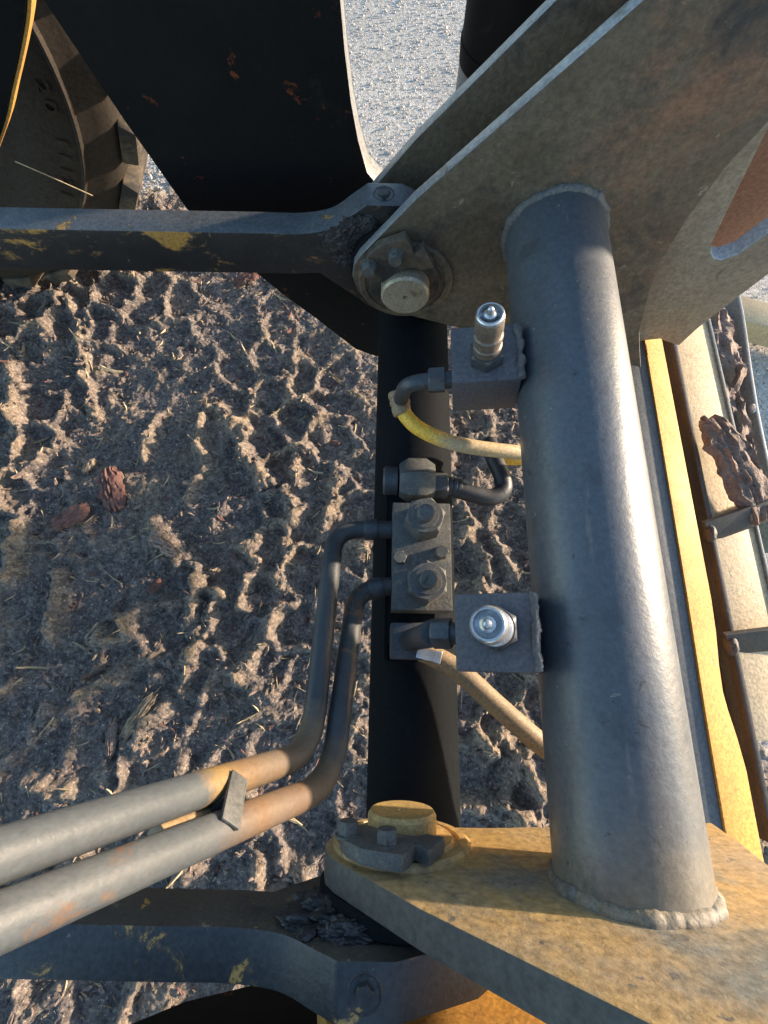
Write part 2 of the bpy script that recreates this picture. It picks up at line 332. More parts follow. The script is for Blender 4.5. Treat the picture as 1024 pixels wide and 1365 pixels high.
# ------------------------------------------------------------------ ground sheet with tyre prints
def vnoise(x, y, seed):
    """smooth value noise on arrays."""
    r = np.random.default_rng(seed).random((256, 256))
    xi = np.floor(x).astype(int); yi = np.floor(y).astype(int); fx = x-xi; fy = y-yi
    fx = fx*fx*fx*(fx*(fx*6-15)+10); fy = fy*fy*fy*(fy*(fy*6-15)+10)
    a = r[xi & 255, yi & 255]; b = r[(xi+1) & 255, yi & 255]; c = r[xi & 255, (yi+1) & 255]; d = r[(xi+1) & 255, (yi+1) & 255]
    return (a*(1-fx)+b*fx)*(1-fy)+(c*(1-fx)+d*fx)*fy-.5
def fbm(x, y, seed, oct=5, gain=.55):
    s = 0; a = 1
    for i in range(oct): s = s+a*vnoise(x*2**i+i*17.3, y*2**i-i*9.1, seed+i); a *= gain
    return s
def cells(x, y, seed, jit=.55):
    """F2-F1 of a jittered lattice, hex offset."""
    r = np.random.default_rng(seed).random((64, 64, 2)); f1 = np.full(x.shape, 9.); f2 = np.full(x.shape, 9.)
    yi = np.floor(y).astype(int); 
    for dy in (-2, -1, 0, 1, 2):
        row = yi+dy; off = (row & 1)*.5
        xi = np.floor(x-off).astype(int)
        for dx in (-1, 0, 1, 2):
            k = xi+dx; rr = r[k & 63, row & 63]
            px = k+off+(rr[..., 0]-.5)*jit+.25; py = row+.5+(rr[..., 1]-.5)*jit
            d = np.hypot(x-px, (y-py)); 
            m = d < f1; f2 = np.where(m, f1, np.minimum(f2, d)); f1 = np.minimum(f1, d)
    return f2-f1
def sm(a, lo, hi):
    t = np.clip((a-lo)/(hi-lo), 0, 1); return t*t*(3-2*t)
core = .0034
def axis(lo, hi):
    c = np.arange(lo, hi, core); w = [c]
    out = hi+np.cumsum(core*1.16**np.arange(1, 56)); inn = lo-np.cumsum(core*1.16**np.arange(1, 56))
    return np.concatenate([inn[::-1], c, out])
gx = axis(-1.68, 1.12); gy = axis(-1.0, 2.25)
GX, GY = np.meshgrid(gx, gy, indexing='ij')
wx = GX+.060*fbm(GX*5, GY*5, 11, 5, .6); wy = GY+.060*fbm(GX*5+9, GY*5, 21, 5, .6)
ca, sa = math.cos(math.radians(24)), math.sin(math.radians(24))
U = wx*ca+wy*sa; V = -wx*sa+wy*ca
c1 = cells(U/.150, V/.135, 3)
ca2, sa2 = math.cos(math.radians(-28)), math.sin(math.radians(-28))
U2 = wx*ca2+wy*sa2; V2 = -wx*sa2+wy*ca2
c2 = cells(U2/.135, V2/.30, 5, .6)                            # long bars lower left
lowleft = sm(-(GY*1.0)+.12*fbm(GX*3, GY*3, 77, 2)+.15, 0, .25)*sm(-GX-.02, 0, .2)
ridge1 = 1-sm(c1, .06, .32); ridge2 = 1-sm(c2, .05, .30)
brk = sm(fbm(GX*5, GY*5, 31, 3), -.32, .10)
ridge = (ridge1*(1-lowleft)+ridge2*lowleft)*(.36+.64*brk)
band = sm(fbm(GX*1.3, GY*1.3, 41, 2), -.55, -.1)*1.1
flat = sm(GY+.35*GX, .70, 1.35)*sm(GX+.35*GY, -.55, -.25)                              # prints fade beyond
yard = np.maximum(sm(GY+.32*fbm(GX*3, GY*3, 51, 5)-.06*GX, 1.88, 2.15), sm(GX+.4*fbm(GX*3, GY*3, 55, 4), 1.0, 1.3))
fade = (1-yard)*(1-.75*flat)
rough = fbm(GX*14, GY*14, 61, 5, .6)
clod = np.maximum(0, fbm(GX*9, GY*9, 71, 4)-.12)
fine = fbm(GX*48, GY*48, 81, 3, .75)
grain = fbm(GX*120, GY*120, 95, 2, .8)
wob = fbm(GX*16, GY*16, 33, 3)
crumb = .5-np.abs(fbm(GX*22, GY*22, 85, 4, .62))
Hh = ridge*.030*band*fade*(.85+.8*wob) + rough*.012*(1-.8*yard) + clod*.034*fade + crumb*.006*(1-.85*yard)*(.5+1.2*ridge) + fine*.0036*(.6+.4*(1-yard)) + grain*.0022 + .018*fbm(GX*1.6, GY*1.6, 91, 2)*(1-yard)
SEG = [((85, 392), (100, 440), (108, 500), (120, 545)), ((8, 470), (14, 560)), ((205, 555), (190, 605)), ((275, 545), (262, 590), (275, 620), (250, 665)), ((395, 600), (385, 650), (395, 690)),
       ((445, 620), (440, 680)), ((318, 598), (345, 635), (362, 640)), ((290, 545), (325, 575)), ((295, 790), (262, 850), (238, 918)), ((372, 812), (318, 905)), ((190, 875), (150, 900), (100, 930)), ((150, 850), (120, 860)), ((70, 765), (62, 850)),
       ((255, 825), (265, 770), (290, 755)), ((205, 945), (170, 990)), ((30, 1045), (85, 1060)), ((345, 1140), (335, 1190)), ((255, 1130), (250, 1170)), ((15, 700), (8, 770)), ((200, 690), (235, 745)), ((330, 770), (322, 805)), ((180, 810), (160, 850)),
       ((640, 990), (660, 1005)), ((610, 985), (640, 1000), (672, 975)), ((672, 975), (690, 1015), (725, 1060)), ((690, 1030), (670, 1065), (640, 1075), (615, 1070)), ((670, 1065), (700, 1095)), ((625, 640), (660, 620)), ((620, 700), (650, 760), (640, 800)), ((660, 720), (690, 760))]
man = np.zeros_like(GX); mwx = GX+.020*fbm(GX*14, GY*14, 131, 4, .6); mwy = GY+.020*fbm(GX*14+5, GY*14, 141, 4, .6)
for k_, pl_ in enumerate(SEG):
    P_ = [on_z(px, py, .02) for px, py in pl_]; wd = .020+.012*((k_*37 % 10)/10)
    dmin = np.full_like(GX, 9.)
    for a_, b_ in zip(P_, P_[1:]):
        ex_, ey_ = b_.x-a_.x, b_.y-a_.y; t_ = np.clip(((mwx-a_.x)*ex_+(mwy-a_.y)*ey_)/(ex_*ex_+ey_*ey_), 0, 1)
        dmin = np.minimum(dmin, np.hypot(mwx-a_.x-t_*ex_, mwy-a_.y-t_*ey_))
    man = np.maximum(man, np.exp(-(dmin/wd)**2))
Hh = Hh+man*.046*(.8+.7*wob)*(1-yard)+man*crumb*.012
inside = sm(GX, -1.9, -1.68)*(1-sm(GX, 1.12, 1.3))*sm(GY, -1.2, -1.0)*(1-sm(GY, 2.0, 2.24))
Hh = Hh*inside
dry_sunlit = np.clip(sm(fbm(GX*6, GY*6, 101, 4), -.05, .45)*.35+sm(clod, .12, .4)*.4+sm(ridge*brk, .5, .95)*.22+man*.45, 0, .75)*(1-yard)  # dry patches and clods; ridge crests also coloured as if sunlit
nx_, ny_ = GX.shape
V3 = np.stack([GX, GY, Hh-.02], -1).reshape(-1, 3)
idx = np.arange(nx_*ny_).reshape(nx_, ny_)
Q = np.stack([idx[:-1, :-1], idx[1:, :-1], idx[1:, 1:], idx[:-1, 1:]], -1).reshape(-1, 4)
gm = bpy.data.meshes.new('ground'); gm.vertices.add(len(V3)); gm.vertices.foreach_set('co', V3.astype(np.float32).ravel())
gm.loops.add(len(Q)*4); gm.loops.foreach_set('vertex_index', Q.astype(np.int32).ravel())
gm.polygons.add(len(Q)); gm.polygons.foreach_set('loop_start', np.arange(0, len(Q)*4, 4, dtype=np.int32)); gm.polygons.foreach_set('loop_total', np.full(len(Q), 4, dtype=np.int32))
gm.update(calc_edges=True); gm.shade_smooth()
for nm, arr in (('yard', yard), ('dry_sunlit', dry_sunlit)):
    a = gm.attributes.new(nm, 'FLOAT', 'POINT'); a.data.foreach_set('value', arr.astype(np.float32).ravel())
ground = link('ground', gm, M['ground'], kind='structure')
def gz(x, y):
    i = min(max(int(np.searchsorted(gx, x)), 0), nx_-1); j = min(max(int(np.searchsorted(gy, y)), 0), ny_-1); return float(Hh[i, j]-.02)

# ------------------------------------------------------------------ shared measurements (x, z relative to the lens)
PIN = (.028, -.630)
YA, YB = .606, -.203                        # inner faces of the two side plates
TX, TZ, TR = .243, -.5325, .070             # cross tube
def zz(pts): return [(x, z+HC) for x, z in pts]
front_edge = [(-.046, -.582), (.036, -.484), (.152, -.366), (.237, -.279), (.52, .005)]
nose = [(-.012, -.696), (-.038, -.678), (-.054, -.652), (-.060, -.625), (-.056, -.600)]
platA = nose+front_edge+[(.60, .0), (.52, -.22), (.462, -.33), (.440, -.378), (.427, -.435), (.424, -.51), (.430, -.583), (.444, -.640), (.462, -.69), (.482, -.745), (.512, -.80), (.545, -.858), (.50, -.845), (.30, -.79), (.118, -.738)]
platB = nose+front_edge+[(.60, .0), (.52, -.22), (.455, -.33), (.430, -.40), (.412, -.50), (.416, -.575), (.436, -.650), (.452, -.728), (.30, -.708), (.14, -.690), (.06, -.690)]

# ------------------------------------------------------------------ coupler frame
qc = empty('coupler_frame', (TX, .2, Z(TZ)-.2))
tag(qc, 'grey steel cross tube welded between two grimy side plates, the large pipe right of centre', 'coupler frame')
# cross tube
link('cross_tube', sweep(resample([(TX, YB-.004, Z(TZ)), (TX, YA+.004, Z(TZ))], .02), TR, 96), M['tube'], qc, smooth=40)
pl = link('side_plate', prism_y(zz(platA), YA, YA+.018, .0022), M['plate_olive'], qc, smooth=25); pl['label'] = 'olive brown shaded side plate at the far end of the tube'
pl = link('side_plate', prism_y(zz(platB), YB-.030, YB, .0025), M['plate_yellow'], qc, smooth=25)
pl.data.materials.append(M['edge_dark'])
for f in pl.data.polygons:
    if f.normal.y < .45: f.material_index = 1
pl['label'] = 'sunlit worn yellow side plate at the near end of the tube'
platA2 = [p for p in platA if p[0] < .43]
platA2 = nose+front_edge[:-1]+[(.36, -.16), (.42, -.10), (.40, -.4), (.40, -.70), (.118, -.738)]
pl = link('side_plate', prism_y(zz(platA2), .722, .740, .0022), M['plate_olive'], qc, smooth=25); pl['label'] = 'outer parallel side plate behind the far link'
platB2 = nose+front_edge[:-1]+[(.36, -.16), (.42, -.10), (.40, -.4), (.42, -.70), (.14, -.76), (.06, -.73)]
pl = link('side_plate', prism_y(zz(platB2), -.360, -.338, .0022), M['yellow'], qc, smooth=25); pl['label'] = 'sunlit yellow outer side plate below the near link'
def bead(name, c, r, mr, mat, seed, squash=1.0, a0=0, a1=2*math.pi):
    pts = []; n = 260
    for i in range(n):
        a = a0+(a1-a0)*i/n; k = r+.0022*mnoise.noise(Vector((math.cos(a)*6+seed, math.sin(a)*6, seed)))
        pts.append((c[0]+math.cos(a)*k, c[1]+.002*mnoise.noise(Vector((a*5, seed, 0))), c[2]+math.sin(a)*k))
    me = sweep(pts, lambda t: mr*(1+.22*mnoise.noise(Vector((t*19, seed, 0)))), 14, closed=True)
    roughen(me, .0018, 45, seed=seed); roughen(me, .0008, 220, seed=seed+4)
    return link(name, me, mat, qc, smooth=60)
bead('weld_bead', (TX, YA-.001, Z(TZ)), TR-.001, .0078, M['weld'], 1.3)
bead('weld_bead', (TX, YB+.001, Z(TZ)), TR-.002, .0080, M['weld_y'], 4.1)
# pivot pins, collars and retainers at both plates (mirror images)
retA = [(484, 354), (490, 338), (503, 326), (541, 313), (547, 322), (552, 336), (560, 330), (565, 325), (579, 352), (563, 358), (552, 353), (528, 360), (509, 374), (495, 374)]
ret_xz = [(lambda p: (p.x, p.z))(on_y(px, py, YA-.018)) for px, py in retA]
bolt_xz = [(lambda p: (p.x, p.z))(on_y(px, py, YA-.026)) for px, py in ((491, 356), (527, 341))]
for s, Y, pm, cm in ((-1, YA, M['pin_steel'], M['plate_olive']), (1, YB, M['yellow_pin'], M['plate_yellow'])):
    d = (0, s, 0); c = Vector((PIN[0], Y, Z(PIN[1])))
    bm = lathe(c, d, [(0, .079), (.004, .079), (.007, .075), (.007, .067), (.004, .066), (.004, .060), (.009, .058), (.009, .046)], 56)
    link('pin_collar', to_mesh(bm), cm, qc, smooth=30)
    bm = lathe(c, d, [(-.02, .040), (.030, .040), (.0345, .037), (.0345, .0045), (.029, .0035), (.029, 0)], 56)
    link('pivot_pin', to_mesh(bm), pm, qc, smooth=30)
    rt = link('pin_retainer', prism_y(ret_xz, Y+s*.0092, Y+s*.024, .002), M['plate_olive'] if s < 0 else M['valve'], qc, smooth=25)
    roughen(rt.data, .0012, 60, cut=1)
    for bx_, bz_ in bolt_xz:
        bm = hexnut((bx_, Y+s*.0235, bz_), d, .0190, .014, .2, turn=.4); lathe((bx_, Y+s*.0228, bz_), d, [(0, .0135), (.0022, .0135)], 24, into=bm)
        link('bolt', to_mesh(bm), M['valve'], qc, parent=rt, smooth=30)
def edge_faces(o, mat, test):
    o.data.materials.append(mat)
    for f in o.data.polygons:
        if test(f.normal): f.material_index = 1
for o in qc.children:
    if o.name.startswith('side_plate') and o.get('label', '').startswith(('olive', 'outer parallel')): edge_faces(o, M['edge_lit'], lambda n: abs(n.y) < .8 and n.z > .1)
# coupling blocks, each with its nipple
def coupling(center_top, hu, hy, hd, base_shift, label, noz, tilt):
    tilt = math.radians(tilt); bu = Vector((math.cos(tilt), 0, math.sin(tilt))); bn = Vector((-math.sin(tilt), 0, math.cos(tilt)))
    c = Vector(center_top)
    bl = link('coupling_block', box(c-bn*hd, (bu, (0, 1, 0), bn), (hu, hy, hd), .004), M['block'], qc, smooth=30)
    bl['label'] = label
    b = c+bu*base_shift[0]+Vector((0, base_shift[1], 0))
    k, w = noz
    bm = hexnut(b-bn*.001, bn, .030*w, .015*k, .15, turn=.5); link('nipple_nut', to_mesh(bm), M['fitting'], qc, parent=bl, smooth=30)
    prof = [(.014, .0135), (.022, .0135), (.0235, .0122), (.030, .0122), (.032, .0135), (.036, .0135), (.0375, .0118), (.043, .0118), (.045, .0130), (.058, .0130), (.0595, .0125)]
    bm = lathe(b, bn, [(s_*k, r*w) for s_, r in prof], 40); link('nipple_body', to_mesh(bm), M['steel_dirty' if k > 1.2 else 'steel'], qc, parent=bl, smooth=30)
    prof = [(.0595, .0125), (.062, .0122), (.0632, .0112), (.0632, .0098), (.0575, .0090), (.0575, .0062), (.0625, .0056), (.064, .0036), (.069, .0026), (.0705, .0012), (.0708, 0)]
    bm = lathe(b, bn, [(s_*k, r*w) for s_, r in prof], 40)
    link('nipple_tip', to_mesh(bm), M['steel'], qc, parent=bl, smooth=30)
    # fillet weld to the tube
    e = c+bu*hu
    pts = [e+Vector((.002*mnoise.noise(Vector((t*40, 1, 0))), (t*2-1)*(hy-.002), -.001)) for t in np.linspace(0, 1, 30)]
    me = sweep(pts, .0045, 12); roughen(me, .003, 80, seed=3); link('weld_seam', me, M['weld'], qc, parent=bl, smooth=60)
    return bl, c, bu, bn
B1 = on_z(647, 470, Z(-.505)); B2 = on_z(659, 842, Z(-.495))
blk1, c1_, bu, bn = coupling(B1, .0430, .0420, .036, (.001, -.008), 'far coupling block with a dusty upright nipple', (1.28, 1.30), 9)
# adapters on the blocks' left sides
def left_port(bl, c, hu, hd, yoff, bu, bn):
    p = c-bu*hu-bn*hd+Vector((0, yoff, 0))
    bm = lathe(p+bu*.002, -bu, [(0, .012), (.012, .012)], 28); link('port_adapter', to_mesh(bm), M['fitting'], qc, parent=bl, smooth=30)
    bm = hexnut(p-bu*.010, -bu, .030, .022, .12, turn=.15); link('port_nut', to_mesh(bm), M['fitting'], qc, parent=bl, smooth=30)
    return p-bu*.032
e1 = left_port(blk1, c1_, .0425, .030, -.016, bu, bn); bu1 = bu
blk2, c2_, bu, bn = coupling(B2, .0415, .0400, .034, (.003, .003), 'near coupling block with a clean silver nipple', (1.0, 1.36), 21)
e2 = left_port(blk2, c2_, .0415, .030, .000, bu, bn)

# ------------------------------------------------------------------ lift arm frame: two arms and a cross shaft
SX, SZ, SR = .0525, -.805, .0705
la = empty('lift_arm_frame', (SX, .2, .3))
tag(la, 'black painted lift arms joined by the black cross shaft in the middle', 'lift arm')
link('cross_shaft', sweep(resample([(SX, -.44, Z(SZ)), (SX, .81, Z(SZ))], .03), SR, 80), M['black'], la, smooth=40)
armA = [(-.52, -.02), (-.455, -.36), (-.420, -.52), (-.383, -.665), (-.345, -.735), (-.292, -.815), (-.240, -.885), (-.180, -.955), (-.125, -1.025), (-.085, -1.075), (-.030, -1.105), (.03, -1.10), (.075, -1.06), (.11, -1.0), (.125, -.92), (.125, -.80), (.08, -.70), (.0, -.64), (-.040, -.592), (-.053, -.540), (-.061, -.487), (-.066, -.423), (-.068, -.365), (-.066, -.20), (-.05, -.02)]
link('lift_arm', prism_y(zz(armA), .800, .850, .003), M['black_arm'], la, smooth=25)
ARM_EDGE = la.children[-1]
edge_faces(ARM_EDGE, M['edge_lit'], lambda n: abs(n.y) < .8 and n.x > .5)  # right edge coloured pale, the way sun would show it
armB = [(-.52, -.02), (-.43, -.45), (-.36, -.62), (-.300, -.72), (-.245, -.765), (-.165, -.80), (-.06, -.81), (.06, -.815), (.125, -.80), (.08, -.66), (.0, -.6), (-.066, -.42), (-.05, -.02)]
link('lift_arm', prism_y(zz(armB), -.47, -.425, .003), M['black_arm'], la, smooth=25)
# saddle bracket plate along the shaft under the valve block
y0 = on_z(512, 880, Z(-.735)).y; y1 = on_z(512, 622, Z(-.735)).y
link('saddle_plate', box((.007, (y0+y1)/2, Z(-.752)), XYZ, (.0035, (y1-y0)/2, .020), .0015), M['black'], la, smooth=30)
link('saddle_plate', box((.045, (y0+y1)/2-.01, Z(-.7335)), XYZ, (.036, (y1-y0)/2-.035, .0055), .0015), M['black'], la, smooth=30)

# ------------------------------------------------------------------ tilt links
M['link_b'] = grime('link_lighter_side', (.040, .036, .031), (.065, .058, .048), [((.26, .20, .12), 14, .60, .05), ((.02, .02, .021), 8, .55, .1), ((.30, .17, .05), 26, .64, .02)], scale=8, rough=.6, bump=.3, bscale=80)  # lighter, browner base for the near bar's sides
def tilt_link(y0, y1, label, far):
    pts = smooth_loop([(-.20, -.570), (-.141, -.570), (-.092, -.560), (-.056, -.535), (-.034, -.519)], 5, closed=False)
    prof = [(-1.25, -.572)]+pts+[(.018, -.519)]
    for a in range(50, -150, -12): prof.append((PIN[0]+.108*math.cos(math.radians(a)), PIN[1]-.008+.108*math.sin(math.radians(a))))
    prof += [(-.12, -.648), (-.16, -.651), (-1.25, -.655)]
    ym = (y0+y1)/2
    r = empty('tilt_link', (-.3, ym, Z(-.66))); tag(r, label, 'link arm')
    me = prism_y(zz(prof), y0, y1, .0035)
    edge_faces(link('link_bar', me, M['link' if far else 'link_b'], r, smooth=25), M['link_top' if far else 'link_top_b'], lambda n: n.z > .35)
    c = Vector((-.009, ym, Z(-.5195)))
    bm = lathe(c, (0, 0, 1), [(-.004, .0160), (.0006, .0160), (.0014, .0150), (.0004, .0130), (.0002, 0)], 28); me = to_mesh(bm); roughen(me, .0006, 200)
    lb_ = link('lock_bolt', me, M['grease'], r, smooth=40)
    bm = hexnut(c, (0, 0, 1), .016, .0055, .25, turn=.2); link('bolt_head', to_mesh(bm), M['grease'], r, parent=lb_, smooth=30)
    return r
lkA = tilt_link(.636, .682, 'black link bar crossing the top left in front of the big black arm', True)
lkB = tilt_link(-.304, -.258, 'black link bar with yellow chips along the bottom left edge', False)
# spacer bosses between plate and link (part of the link)
for lk, ya, yb in ((lkA, YA+.0185, .6355), (lkB, -.2575, YB-.0305)):
    bm = lathe((PIN[0], ya, Z(PIN[1])), (0, 1, 0), [(0, .088), (.003, .092), (yb-ya-.003, .092), (yb-ya, .088)], 56)
    link('spacer_ring', to_mesh(bm), M['black'], lk, smooth=30)
def lump(c, r, seed, sq=(1, 1, 1), sub=5, amp=.34, sc=30):
    bm = bmesh.new(); bmesh.ops.create_icosphere(bm, subdivisions=sub, radius=1)
    for v in bm.verts:
        n = v.co.normalized(); k = 1+amp*mnoise.fractal(n*2.2+Vector((seed, 0, seed)), .62, 2.1, 7)
        v.co = Vector(c)+Vector((n.x*sq[0], n.y*sq[1], n.z*sq[2]))*r*k
    return to_mesh(bm)
me = lump(on_y(437, 1222, -.256), .036, 2.2, (1.3, .5, 1.0)); link('grease_clump', me, M['grease'], lkB, smooth=60)
me = lump(on_y(465, 1243, -.254), .020, 5.2, (1.5, .6, .7)); link('grease_clump', me, M['grease'], lkB, smooth=60)
for i, (px, py, r) in enumerate(((452, 322, .022), (470, 305, .017), (462, 345, .016), (486, 300, .014))):
    me = lump(on_y(px, py, .634), r, 7.7+i*3, (1.2, .3, 1.1)); link('grease_clump', me, M['grease'], lkA, smooth=60)

# ------------------------------------------------------------------ valve block on the cross shaft
VT = Z(-.678); VB = Z(-.7278)
p0 = on_z(522, 813, VT); p1 = on_z(600, 671, VT)
vb = empty('valve_block', ((p0.x+p1.x)/2, (p0.y+p1.y)/2, VB)); tag(vb, 'dusty valve block with two big hex nuts bolted on the black shaft', 'valve')
vx, vy = (p0.x+p1.x)/2, (p0.y+p1.y)/2; hx, hy = (p1.x-p0.x)/2, (p1.y-p0.y)/2
me = box((vx, vy, (VT+VB)/2), XYZ, (hx, hy, (VT-VB)/2), .002); link('body', me, M['valve'], vb, smooth=30)
for px, py, tn in ((564, 697, .2), (567, 780, .55)):
    c = on_z(px, py, VT)
    bm = hexnut(c-Vector((0, 0, .001)), (0, 0, 1), .052, .041, .10, turn=tn)
    hn = link('cap_nut', to_mesh(bm), M['valve'], vb, smooth=30)
    bm = lathe(c+Vector((0, 0, .040)), (0, 0, 1), [(0, .0195), (.0016, .0190), (.0018, .0125), (.014, .0125), (.0165, .0105), (.0165, 0)], 32); link('cap_stud', to_mesh(bm), M['valve'], vb, parent=hn, smooth=30)
for px, py in ((533, 744), (588, 737)):
    c = on_z(px, py, VT); bm = hexnut(c-Vector((0, 0, .001)), (0, 0, 1), .018, .012, .2, turn=.1); link('bolt', to_mesh(bm), M['valve'], vb, smooth=30)
# upper union: big hexagon lying along X, then a smaller nut and ferrule
uz = Z(-.70); uc = on_z(529, 640, uz)
bm = hexnut(uc+Vector((.004, 0, 0)), (1, 0, 0), .062, .056, .24, turn=math.pi/6, both=True); link('union_nut', to_mesh(bm), M['valve'], vb, smooth=30)
bm = lathe(uc+Vector((-.022, 0, -.004)), (1, 0, 0), [(0, .020), (.003, .023), (.023, .023)], 32); link('union_body', to_mesh(bm), M['fitting'], vb, smooth=30)
bm = hexnut(uc+Vector((.0595, -.008, 0)), (1, 0, 0), .036, .022, .12, turn=.2); link('hose_nut', to_mesh(bm), M['fitting'], vb, smooth=30)
# lower elbow body
lc = on_z(547, 850, Z(-.70))
me = box(on_z(545, 855, Z(-.715)), XYZ, (.028, .026, .022), .005); link('elbow_body', me, M['fitting'], vb, smooth=30)
rt = fillet([e2+bu*.002, Vector((lc.x+.012, e2.y+.0, Z(-.640))), Vector((lc.x-.004, e2.y-.004, Z(-.71)))], .022, 8)
link('elbow', sweep(rt, .0155, 24), M['fitting'], vb, smooth=40)
me = box(on_z(572, 873, Z(-.690)), (Vector((1, -.25, 0)), Vector((.25, 1, 0)), Vector((0, 0, 1))), (.017, .008, .0012), .0005); roughen(me, .002, 60, cut=2)
link('worn_label', me, M['steel'], vb, smooth=30)

# ------------------------------------------------------------------ steel pipes and their clamp
def P3(px, py, zc): return on_z(px, py, Z(zc))
pts1 = resample(fillet([P3(524, 706, -.703), P3(447, 706, -.700), P3(414, 1004, -.585), P3(-80, 1166, -.262)], [.040, .052], 14), .008)
pts2 = resample(fillet([P3(524, 781, -.703), P3(475, 787, -.700), P3(441, 1046, -.575), P3(-80, 1262, -.258)], [.036, .052], 14), .008)
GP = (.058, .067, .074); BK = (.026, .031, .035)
def len_at(pts, px, py):
    L_ = 0; best = (1e9, 0)
    for i, p in enumerate(pts):
        if i: L_ += (p-pts[i-1]).length
        q = project(p); best = min(best, ((q[0]-px)**2+(q[1]-py)**2, L_))
    return best[1]
def project(p):
    v = Vector(p)-Vector((0, 0, HC)); c = _xd*v.x+_yd*v.y+_zd*v.z
    return (c.x/c.z*FPX+PW/2, c.y/c.z*FPX+PH/2)
la1, lb1, lc1 = len_at(pts1, 418, 975), len_at(pts1, 395, 1012), len_at(pts1, 255, 1050)
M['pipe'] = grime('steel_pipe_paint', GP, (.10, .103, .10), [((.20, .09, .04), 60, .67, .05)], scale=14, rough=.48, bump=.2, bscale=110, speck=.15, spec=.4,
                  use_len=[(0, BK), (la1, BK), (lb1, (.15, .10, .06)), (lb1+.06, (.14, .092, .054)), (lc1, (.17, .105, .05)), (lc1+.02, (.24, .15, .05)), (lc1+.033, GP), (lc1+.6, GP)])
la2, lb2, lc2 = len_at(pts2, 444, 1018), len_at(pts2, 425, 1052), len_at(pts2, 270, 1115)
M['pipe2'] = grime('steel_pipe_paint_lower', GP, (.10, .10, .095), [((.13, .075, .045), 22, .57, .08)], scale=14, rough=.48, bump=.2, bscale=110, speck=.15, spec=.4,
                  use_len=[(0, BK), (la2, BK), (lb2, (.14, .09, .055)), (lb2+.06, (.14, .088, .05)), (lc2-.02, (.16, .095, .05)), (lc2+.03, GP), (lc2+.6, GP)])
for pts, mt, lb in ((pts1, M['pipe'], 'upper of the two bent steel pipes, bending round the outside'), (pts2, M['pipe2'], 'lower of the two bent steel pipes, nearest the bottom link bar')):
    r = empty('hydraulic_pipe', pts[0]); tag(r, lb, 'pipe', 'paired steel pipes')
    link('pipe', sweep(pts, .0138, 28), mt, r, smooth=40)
    d = (pts[0]-pts[6]).normalized()
    bm = lathe(pts[5], d, [(-.004, .0146), (0, .0165), (.016, .0165), (.018, .0155)], 28); link('pipe_socket', to_mesh(bm), M['fitting'], r, smooth=30)
def nearest(pts, px, py):
    best = None
    for p in pts:
        q = project(p); dd = (q[0]-px)**2+(q[1]-py)**2
        if best is None or dd < best[0]: best = (dd, p)
    return best[1]
ka = nearest(pts1, 302, 1040); kb = nearest(pts2, 288, 1108)
cl = empty('pipe_clamp', kb); tag(cl, 'small flat steel clamp plate holding the two pipes together', 'clamp')
ax = (ka-kb).normalized(); along = (pts1[-1]-pts1[-8]).normalized(); nr = along.cross(ax).normalized()
if nr.z < 0: nr = -nr
mid = (ka+kb)/2+nr*.0150-ax*.004
me = box(mid, (ax, nr.cross(ax), nr), ((ka-kb).length/2-.001, .0090, .0018), .0015); link('clamp_plate', me, M['valve'], cl, smooth=30)
me = box((ka+kb)/2-nr*.0005, (ax, nr.cross(ax), nr), (.0042, .007, .0158), .001); link('clamp_web', me, M['valve'], cl, smooth=30)
me = sweep([(ka+kb)/2+along*.055-nr*.014, (ka+kb)/2-along*.01-nr*.014], .008, 16); link('clamp_spacer', me, M['hose_b'], cl, smooth=30)

# ------------------------------------------------------------------ hoses
el = fillet([e1+bu1*.002, e1-bu1*.030+Vector((0, -.002, 0)), P3(533, 536, -.615)], .022, 10)
hz = empty('hose', e1); tag(hz, 'yellow hydraulic hose curving from the far coupling block under the tube', 'hose')
link('elbow', sweep(el, lambda t: .0108, 24), M['fitting'], hz, smooth=40)
hp = resample(smooth_loop([P3(532, 528, -.612), P3(537, 548, -.618), P3(560, 572, -.622), P3(610, 592, -.630), P3(690, 603, -.655), P3(760, 606, -.70), P3(830, 600, -.76)], 8, closed=False), .006)
link('hose_body', sweep(hp, .0112, 24), M['hose_y'], hz, smooth=40)
d = (hp[6]-hp[0]).normalized(); bm = lathe(hp[0]-d*.006, d, [(0, .0150), (.002, .0160), (.009, .0160), (.010, .0148), (.013, .0148), (.014, .0156), (.019, .0152), (.020, .0140), (.023, .0140), (.024, .0146), (.034, .0132), (.036, .0112)], 28)
link('hose_ferrule', to_mesh(bm), M['hose_b'], hz, smooth=40)
st = P3(552, 868, -.722)
h2 = empty('hose', st); tag(h2, 'tan hydraulic hose running from the valve elbow down under the grey tube', 'hose')
hp2 = resample(smooth_loop([P3(546, 862, -.726), P3(572, 872, -.716), P3(610, 893, -.712), P3(662, 940, -.712), P3(722, 992, -.714), P3(790, 1040, -.72), P3(850, 1070, -.74)], 8, closed=False), .008)
link('hose_body', sweep(hp2, .0150, 24), M['hose_b'], h2, smooth=40)
hs = uc+Vector((.080, -.008, 0))
h3 = empty('hose', hs); tag(h3, 'short black hose looping right from the upper valve union', 'hose')
hp3 = resample(smooth_loop([tuple(hs), tuple(P3(628, 658, -.705)), tuple(P3(655, 663, -.71)), tuple(P3(671, 652, -.712)), tuple(P3(668, 632, -.712)), tuple(P3(659, 612, -.715)), tuple(P3(652, 590, -.73))], 8, closed=False), .005)
link('hose_body', sweep(hp3, .0140, 24), M['hose_k'], h3, smooth=40)
